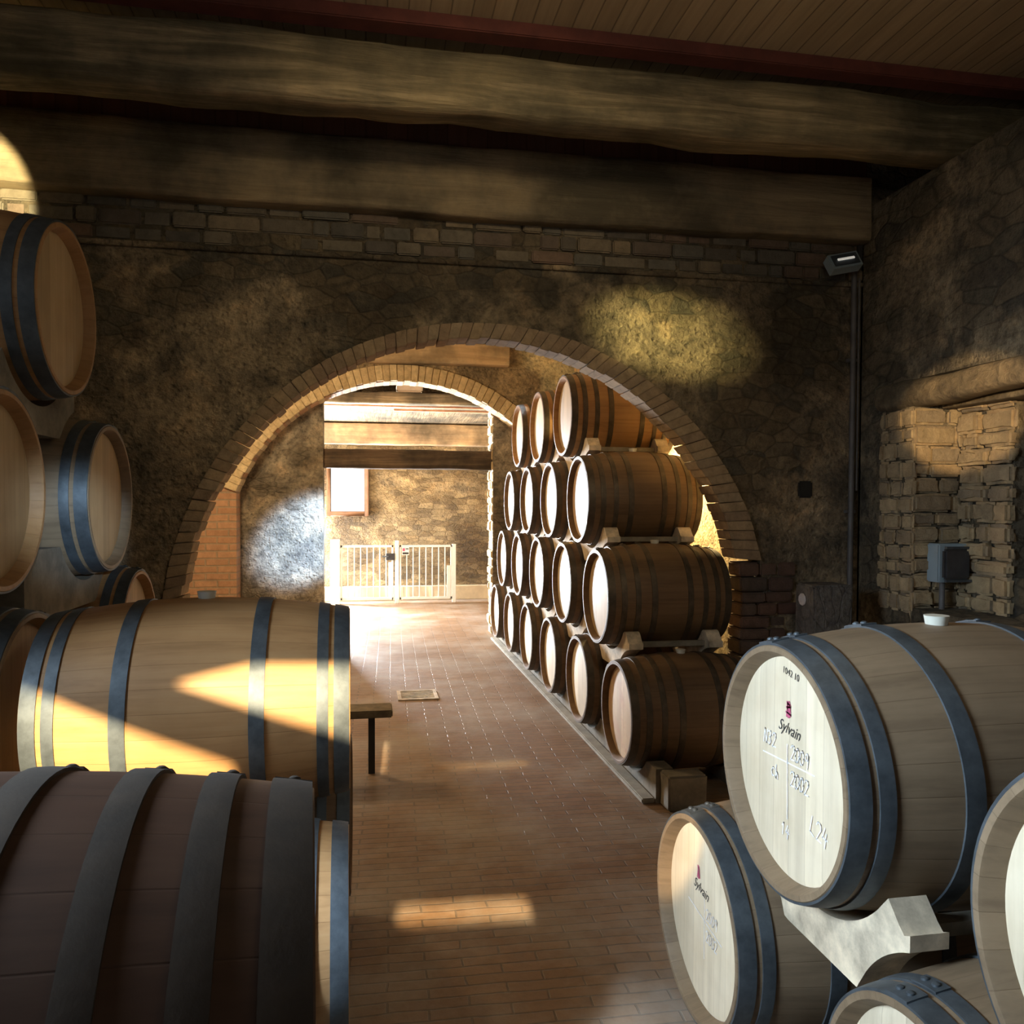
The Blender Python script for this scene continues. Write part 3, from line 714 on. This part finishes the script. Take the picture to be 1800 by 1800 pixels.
PITCH = .93; Z1, Z2, Z3, Z4 = H - 1.245, H - .600, H + .036, H + .677
XS = 1.472; Y0 = 4.624
ORD = ['nearest', 'second', 'third', 'fourth', 'fifth', 'farthest']
TIER = ['bottom', 'second', 'third', 'top']
heads_info = {(0, 0): 'head_stain', (2, 0): 'head_stain'}
for r, (zc, cnt) in enumerate(((Z1, 6), (Z2, 5), (Z3, 4), (Z4, 3))):
    for i in range(cnt):
        pos = 'farthest' if i == cnt - 1 else ORD[i]
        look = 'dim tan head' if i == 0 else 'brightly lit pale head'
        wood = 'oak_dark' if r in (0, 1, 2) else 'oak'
        hm = heads_info.get((r, i), 'head' if i == 0 else 'head_pale')  # tan nearest heads, pale others: shade and daylight put into the colour
        y = Y0 + PITCH * (i + .5 * r)
        nm = '%s tier of the long right stack' % TIER[r]
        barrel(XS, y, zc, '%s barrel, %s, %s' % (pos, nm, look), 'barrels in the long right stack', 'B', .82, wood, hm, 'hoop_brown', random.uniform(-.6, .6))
        if r > 0:
            cradle(XS, y, zc, 'pale notched cradle under the %s barrel of the %s tier, long right stack' % (pos, TIER[r]), 'cradles in the long right stack', a=.40, b=.40)

def scallop(name, label, x0, x1, ys, y0, y1, zc, ztop, rr, mat, group=None):
    n = int((y1 - y0) / .02); top = []
    for k in range(n + 1):
        y = y0 + (y1 - y0) * k / n; z = ztop
        for c in ys:
            if abs(y - c) < rr: z = min(z, zc - math.sqrt(rr * rr - (y - c) ** 2) - .002)
        top.append((y, z))
    mb = MB(); mb.prism([(y0, 0.0), (y1, 0.0)] + top[::-1], x0, x1)
    return tag(mb.build(name, M[mat]), label, 'rail', group)
rr = brad(.41 - .20, .82) + .011
ys = [Y0 + PITCH * i for i in range(6)]
scallop('floor_sleeper', 'long notched floor sleeper under the heads of the right stack bottom tier', XS + .10, XS + .20, ys, 4.2, 9.7, Z1, .19, rr, 'sleeper')
scallop('floor_sleeper', 'long notched floor sleeper under the wall-side ends of the right stack bottom tier', XS + .62, XS + .72, ys, 4.25, 9.6, Z1, .17, rr, 'sleeper')
mb = MB(); mb.box(XS + .02, XS + .16 - .065, 4.2, 9.7, 0, .03)
tag(mb.build('kerb_strip', M['plinth_grey'], bevel=.006), 'low grey cement kerb strip on the floor along the foot of the right stack', 'kerb')
mb = MB(); mb.box(XS + .12, XS + .34, 4.06, 4.19, 0, .19)
tag(mb.build('timber_chock', M['sleeper'], bevel=.01, sub=2, disp=.006, dscale=14), 'short dusty timber block on the floor at the near end of the right stack', 'timber block')

# foreground right group
XF = .985
def text_on(head, txt, u, v, size, mat, rot=0, shear=0, L=.87, name='lettering', align='CENTER', sx=1):
    cu = bpy.data.curves.new('t', 'FONT'); cu.body = txt; cu.size = size; cu.shear = shear; cu.align_x = align; cu.align_y = 'CENTER'
    o = bpy.data.objects.new('t', cu); C.objects.link(o)
    bpy.context.view_layer.update()
    me = bpy.data.meshes.new_from_object(o.evaluated_get(bpy.context.evaluated_depsgraph_get())); bpy.data.objects.remove(o)
    ca, sa = math.cos(rot), math.sin(rot)
    for vt in me.vertices:
        x, y = vt.co.x * sx, vt.co.y; xx = x * ca - y * sa; yy = x * sa + y * ca
        vt.co = (-L / 2 + .036 - .0015, -(u + xx), v + yy)
    me.materials.append(M[mat]); q = bpy.data.objects.new(name, me); C.objects.link(q); q.parent = head; return q
def strokes_on(head, strokes, wd, mat, L=.87, name='chalk_writing'):
    mb = MB(); x = -L / 2 + .036 - .0022
    for st in strokes:
        for (a, b), (c, d) in zip(st[:-1], st[1:]):
            dx, dy = c - a, d - b; l = math.hypot(dx, dy) or 1; nx, ny = -dy / l * wd / 2, dx / l * wd / 2
            ex, ey = dx / l * wd / 2, dy / l * wd / 2
            pts = [(a - ex + nx, b - ey + ny), (c + ex + nx, d + ey + ny), (c + ex - nx, d + ey - ny), (a - ex - nx, b - ey - ny)]
            mb.add([(x, -p, q) for p, q in pts], [(0, 1, 2, 3)])
    q = mb.build(name, M[mat], fix=False); q.parent = head; return q
GL = {'2': [[(0, .8), (.2, 1), (.6, 1), (.75, .75), (.1, 0), (.85, .05)]], '0': [[(.4, 1), (.1, .8), (0, .4), (.25, 0), (.6, .1), (.75, .5), (.6, .9), (.4, 1)]],
      '9': [[(.7, .8), (.4, 1), (.1, .8), (.2, .5), (.6, .55), (.7, .85), (.6, 0)]], '4': [[(.35, 1), (.05, .4), (.8, .45)], [(.6, .75), (.5, -.05)]],
      'L': [[(.2, 1), (0, .1), (.6, 0)]], 'N': [[(0, 0), (.1, 1), (.6, 0), (.75, 1)]], 'c': [[(.6, .6), (.3, .7), (.05, .4), (.2, .05), (.6, .1)]],
      'h': [[(.1, 1), (.05, 0), (.3, .5), (.5, .4), (.55, 0)]], '3': [[(0, .9), (.5, 1), (.6, .7), (.25, .55), (.65, .3), (.4, 0), (0, .1)]],
      '1': [[(0, .7), (.3, 1), (.25, 0)]], '/': [[(0, 0), (.5, 1)]]}
def word(s, u, v, size, slope=0, adv=.95, slant=.15):
    out = []
    for ch in s:
        if ch in GL:
            for st in GL[ch]: out.append([(u + (p + slant * q) * size * .62, v + q * size + slope * p * size) for p, q in st])
        u += size * .62 * adv; v += slope * size * .62
    return out
LF = .87
t, hs = barrel(XF, 1.81, H - .644, 'large chalk-marked barrel with 2009 and 2002 on its pale head, foreground right', 'foreground right barrels', 'A', LF, 'oak_grey', 'head_pale', 'hoop')
hd = hs[0]
text_on(hd, 'Sylvain', -.002, .094, .042, 'ink', -.06, .45, sx=.9)
text_on(hd, '1042 10', .004, .232, .024, 'ink', -.12)
strokes_on(hd, [[(-.012, .125), (-.006, .16)], [(-.004, .124), (-.010, .16)], [(.001, .126), (-.004, .158)], [(.006, .13), (.000, .162)], [(-.014, .135), (.006, .132)], [(-.012, .147), (.004, .150)], [(-.008, .158), (.004, .154)]], .005, 'pink', name='red_stamp')
ch = [[(-.007, .055), (-.003, -.128)], [(-.127, .004), (.116, .018)]]
ch += word('2009', .008, .024, .036) + word('2002', .008, -.040, .036) + word('ch', -.084, -.046, .034) + word('N32', -.125, .030, .036)
ch += word('L24', .100, -.120, .042, -.12) + word('14', -.028, -.172, .030, -.1)
strokes_on(hd, ch, .0034, 'chalk')
t, hs = barrel(XF - .02, 2.26, Z1, 'lower foreground barrel with a warm wedge of light on its head, beneath chalk-marked barrel', 'foreground right barrels', 'A', LF, 'oak_grey', 'head_pale', 'hoop')
hd = hs[0]
text_on(hd, 'Sylvain', -.020, .078, .044, 'ink', -.06, .45, sx=.9)
strokes_on(hd, [[(-.044, .105), (-.038, .140)], [(-.036, .105), (-.042, .140)], [(-.030, .107), (-.034, .138)]], .005, 'pink', name='red_stamp')
strokes_on(hd, [[(-.11, .01), (.13, -.02)], [(.01, .06), (.01, -.12)]] + word('2009', .02, .005, .034) + word('2002', .02, -.06, .034), .003, 'chalk')
barrel(1.0, .88, H - .644, 'barrel cut off by the right edge of the photo, bright rim, upper tier', 'foreground right barrels', 'A', LF, 'oak_grey', 'head_pale', 'hoop')
barrel(1.0, 1.31, Z1, 'barrel at the bottom right corner showing only its grey hooped top', 'foreground right barrels', 'A', LF, 'oak_grey', 'head_pale', 'hoop')
cradle(XF, 1.81, H - .644, 'big pale notched cradle under the chalk-marked barrel', 'foreground right cradles', LF, .36, .35, ((-.50, -.601), (.45, -.601)), gap=.02)
cradle(1.0, .88, H - .644, 'cradle mostly hidden under the barrel at the right edge of the photo', 'foreground right cradles', LF, .36, .36, ((-.50, -.601), (.43, -.601)), gap=.02)
rr = brad(LF / 2 - .21, LF) + .011
scallop('floor_sleeper', 'dark floor sleeper under the foreground right barrels, aisle side', XF + .10, XF + .20, [1.31, 2.26], .9, 2.75, Z1, .16, rr, 'sleeper')
scallop('floor_sleeper', 'dark floor sleeper under the foreground right barrels, wall side', XF + .66, XF + .76, [1.31, 2.26], .9, 2.75, Z1, .16, rr, 'sleeper')

# left side: inner and outer rows
LL = .92
XI = -1.05 - LL
barrel(XI, 3.15, H + .689, 'topmost barrel at the left edge, head facing the aisle, against the stone wall', 'inner left barrels', 'A', LL, 'oak', 'head', 'hoop')
barrel(XI, 2.62, H + .035, 'dark barrel head cut off by the left edge at middle height', 'inner left barrels', 'A', LL, 'oak', 'head', 'hoop')
barrel(XI, 3.63, H + .021, 'pale barrel with blue-lit hoops below the topmost left barrel', 'inner left barrels', 'A', LL, 'oak_grey', 'head', 'hoop')
barrel(XI + .01, 2.78, H - .652, 'barrel end with shiny hoops butting against the big sun-striped barrel', 'inner left barrels', 'A', LL, 'oak_grey', 'head', 'hoop', -.25, bung=False)
barrel(XI, 4.05, H - .62, 'barrel mostly hidden behind the sun-striped barrel, just its rim showing by the arch', 'inner left barrels', 'A', LL, 'oak', 'head', 'hoop')
XO = -.075 - .93
barrel(-.055 - .92, 2.78, H - .655, 'big side-on barrel with two wedges of sunlight across its staves', 'outer left barrels', 'A', .92, 'oak', 'head', 'hoop', -.25, yaw=math.radians(1.1))
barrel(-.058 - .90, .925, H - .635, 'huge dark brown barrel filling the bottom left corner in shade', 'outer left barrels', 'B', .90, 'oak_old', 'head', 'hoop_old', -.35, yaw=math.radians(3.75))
barrel(-.05 - .90, 2.35, Z1, 'barrel below, only its blue-lit end hoop visible right of the dark barrel', 'outer left barrels', 'B', .90, 'oak', 'head', 'hoop', -.9, yaw=math.radians(1.2))
barrel(-.96, 3.28, Z1, 'dark bottom barrel behind the blue-lit hoop, under the sun-striped barrel', 'outer left barrels', 'B', .90, 'oak_dark', 'head', 'hoop')
for (x, y) in ((-1.0, 1.42), (XI, 2.27), (XI, 3.22), (XI, 4.51)):
    barrel(x, y, Z1, 'hidden bottom-row barrel carrying the left stack', 'hidden bottom barrels of the left stack', 'A' if x < -1.5 else 'B', .90, 'oak', 'head', 'hoop')
barrel(-1.0, .48, Z1, 'hidden bottom-row barrel carrying the left stack', 'hidden bottom barrels of the left stack', 'B', .90, 'oak', 'head', 'hoop')
cradle(XI, 3.63, H + .021, 'brown cradle with a bright blue-white end under the blue-hooped barrel', 'left stack cradles', LL, .62, .50, ((-.85, -.671), (.42, -.641)), 'sleeper', gap=.024)
cradle(XI, 3.15, H + .689, 'dark brown cradle directly under the topmost left barrel', 'left stack cradles', LL, .36, .36, ((-.53, -.654), (.48, -.668)), 'sleeper', gap=.024)
cradle(XI, 2.62, H + .035, 'cradle under the barrel cut off at the left edge', 'left stack cradles', LL, .36, .30, ((.16, -.685), (-.6, -.685)), 'sleeper', False, .024)
cradle(-.975, 2.78, H - .655, 'cradle hidden beneath the sun-striped barrel', 'left stack cradles', .92, .36, .36, ((-.43, -.59), (.50, -.59)), 'sleeper', False, gap=.03)
cradle(-.956, .895, H - .635, 'cradle hidden beneath the huge dark barrel', 'left stack cradles', .90, .34, .34, ((-.415, -.61), (.525, -.61)), 'sleeper', False, gap=.06, yaw=math.radians(3.75))
cradle(XI + .01, 2.78, H - .65, 'cradle hidden beneath the barrel butting the sun-striped one', 'left stack cradles', LL, .36, .36, ((-.51, -.595), (.44, -.595)), 'sleeper', False, .024)
cradle(XI, 4.05, H - .62, 'cradle hidden beneath the rearmost left barrel', 'left stack cradles', LL, .40, .36, ((-.83, -.625), (.46, -.625)), 'sleeper', False, .024)
rr = brad(.45 - .24, .90) + .011
scallop('floor_sleeper', 'floor sleeper under the aisle side of the left barrels', -.26, -.16, [.48, 1.42, 2.35, 3.28], .15, 3.7, Z1, .15, rr, 'sleeper')
scallop('floor_sleeper', 'floor sleeper under the middle of the left barrels', -.86, -.76, [.48, 1.42, 2.35, 3.28], .15, 3.7, Z1, .15, rr, 'sleeper')
scallop('floor_sleeper', 'floor sleeper under the wall side of the left barrels', XI + .1, XI + .2, [2.27, 3.22, 4.51], 1.9, 4.85, Z1, .15, rr, 'sleeper')
scallop('floor_sleeper', 'floor sleeper between the two rows of left barrels', XI + .66, XI + .76, [2.27, 3.22, 4.51], 1.9, 4.85, Z1, .15, rr, 'sleeper')

# ------------------------------------------------------------------ bench, drain, gate
t = thing('bench', 'low dark wooden bench poking out from behind the left barrels', 'bench', (-.4, 4.98, 0))
mb = MB(); mb.box(-.55, .555, -.10, .10, .36, .405); mb.build('seat', M['bench'], t, bevel=.008)
for x in (.43, -.40):
    mb = MB(); mb.box(x - .02, x + .02, -.02, .02, 0, .362); mb.build('leg', M['black'], t)
t = thing('floor_drain', 'small rectangular drain grate set in the brick floor of the aisle', 'drain', (.43, 6.93, 0))
mb = MB()
for a in ((-.17, .17, -.17, -.14, 0, .012), (-.17, .17, .14, .17, 0, .012), (-.17, -.14, -.14, .14, 0, .012), (.14, .17, -.14, .14, 0, .012)): mb.box(*a)
mb.build('frame', M['cradle'], t)
for k in range(7):
    y = -.12 + k * .04
    mb = MB(); mb.box(-.14, .14, y - .008, y + .008, .001, .009); mb.build('bar', M['cradle'], t)
mb = MB(); mb.box(-.14, .14, -.14, .14, .0005, .002); mb.build('sump_shade', M['black'], t)  # black sheet painting the dark depth under the bars

GY = 13.5
t = thing('metal_gate', 'white metal bar gate with two leaves in front of the far stone wall', 'gate', (.45, GY, 0))
def gbox(nm, x0, x1, z0, z1, y0=-.02, y1=.02, mat='white', par=None):
    mb = MB(); mb.box(x0 - .45, x1 - .45, y0, y1, z0, z1); return mb.build(nm, M[mat], par or t, bevel=.003)
gbox('post', -.58, -.43, 0, 1.06, -.06, .06); gbox('post', .47, .53, 0, 1.04, -.03, .03); gbox('post', 1.42, 1.48, 0, .98, -.03, .03)
for (a, b, s0, n) in ((-.42, .44, 0, 8), (.54, 1.42, 0, 8)):
    leaf = bpy.data.objects.new('leaf', None); C.objects.link(leaf); leaf.parent = t; leaf.location = (0, 0, 0)
    gbox('rail', a, b, .93, .965, -.015, .015, 'white', leaf); gbox('rail', a, b, .06, .10, -.015, .015, 'white', leaf)
    gbox('stile', a, a + .03, .06, .965, -.015, .015, 'white', leaf); gbox('stile', b - .03, b, .06, .965, -.015, .015, 'white', leaf)
    for k in range(n - 1):
        x = a + .015 + (b - a - .03) * (k + 1) / n
        gbox('bar', x - .009, x + .009, .10, .93, -.009, .009, 'white', leaf)
gbox('stile_plate', .36, .42, .06, .68, -.018, .018)
gbox('stile_plate', 1.33, 1.39, .06, .62, -.018, .018)
gbox('lock', .32, .46, .72, .83, -.04, .04, 'darkplastic')
gbox('lock_handle', .26, .36, .77, .79, -.06, -.04, 'hoop')
sg = gbox('sign', .58, .70, .80, .93, -.024, -.017, 'white')
gbox('sign_stripe', .59, .63, .865, .915, -.027, -.024, 'pink', sg); gbox('sign_stripe', .64, .69, .895, .912, -.027, -.024, 'darkplastic', sg); gbox('sign_stripe', .59, .69, .815, .845, -.027, -.024, 'darkplastic', sg)

# ------------------------------------------------------------------ right corner items
t = thing('stone_block', 'square scarred grey stone pillar block standing in the right corner', 'stone block', (2.76, 4.51, 0))
mb = MB(); mb.box(-.13, .13, -.11, .11, 0, 1.17); mb.build('body', M['block'], t, bevel=.012, sub=3, disp=.006, dscale=16)
mb = MB(); mb.cyl((-.132, .015, 1.075), (-.142, .015, 1.075), .04, .036, 9, False); mb.build('plaster_patch', M['plaster_white'], t, bevel=.002)['label'] = 'white plaster patch'
mb = MB(); mb.cyl((3.165, YA - .035, 0), (3.165, YA - .035, H + 1.60), .018, .018, 14)
for z in (.6, 1.6, 2.6): mb.box(3.135, 3.195, YA - .04, YA, z, z + .02)
mb.cyl((3.205, YA - .03, H + .1), (3.205, YA - .03, H + 1.5), .008, .008, 8)
tag(mb.build('conduit_pipe', M['pipe']), 'thin dark vertical conduit in the corner right of the arch', 'pipe')
t = thing('flood_light', 'small tilted flood light with a white tube high in the right corner', 'lamp', (3.01, 4.74, H + 1.56))
R_ = Matrix.Rotation(math.radians(-12), 4, 'Y') @ Matrix.Rotation(math.radians(-25), 4, 'X')
def rotb(nm, a, mat, bev=.003):
    mb = MB(); mb.box(*a); mb.v = [tuple(R_ @ Vector(v)) for v in mb.v]; return mb.build(nm, M[mat], t, bevel=bev)
rotb('housing', (-.105, .105, -.02, .05, -.055, .055), 'greybox')
rotb('reflector', (-.09, .09, -.026, -.019, -.042, .042), 'hoop')
rotb('tube', (-.06, .06, -.036, -.026, -.008, .008), 'tube')
mb = MB(); mb.box(.09, .12, 0, .16, -.01, .03); mb.box(.10, .13, .0, .02, -.01, .11); mb.build('bracket', M['black'], t)
t = thing('switch_box', 'blue-grey electrical switch box on the niche jamb of the right wall', 'switch box', (3.43, 4.24, H - .34))
mb = MB(); mb.box(-.10, .10, -.005, .10, -.115, .115); mb.build('housing', M['greybox'], t, bevel=.008)
mb = MB(); mb.box(-.085, .085, -.045, -.005, -.095, .085); mb.build('cover', M['darkplastic'], t, bevel=.012)
mb = MB(); mb.box(-.08, .09, -.05, -.03, .086, .10); mb.build('hinge_bar', M['hoop'], t)
mb = MB(); mb.box(-.08, .09, -.05, -.03, -.11, -.096); mb.build('hinge_bar', M['hoop'], t)
mb = MB(); mb.cyl((3.40, 4.29, 0), (3.40, 4.29, H - .455), .016, .016, 12)
tag(mb.build('conduit_pipe', M['pipe']), 'short conduit running down from the switch box on the right wall', 'pipe')
# black box painting the shade of a putlog hole, and the lit lamp at the stack end
mb = MB(); mb.box(2.80, 2.90, YA - .012, YA + .002, H + .05, H + .16)
tag(mb.build('putlog_hole_shade', M['black'], bevel=.01), 'black square for the shade of a putlog hole in the wall right of the arch', 'hole')
t = thing('bulkhead_lamp', 'glowing lamp beside the wall ends of the right stack behind the arch', 'lamp', (2.52, 6.19, H + .43))
mb = MB(); mb.box(.05, .11, -.05, .05, -.05, .05); mb.build('base', M['greybox'], t, bevel=.01)
mb = MB(); mb.lathe([(-.02, .001), (-.012, .03), (.01, .045), (.05, .048)], 20); mb.build('bulb', M['lampglow'], t)
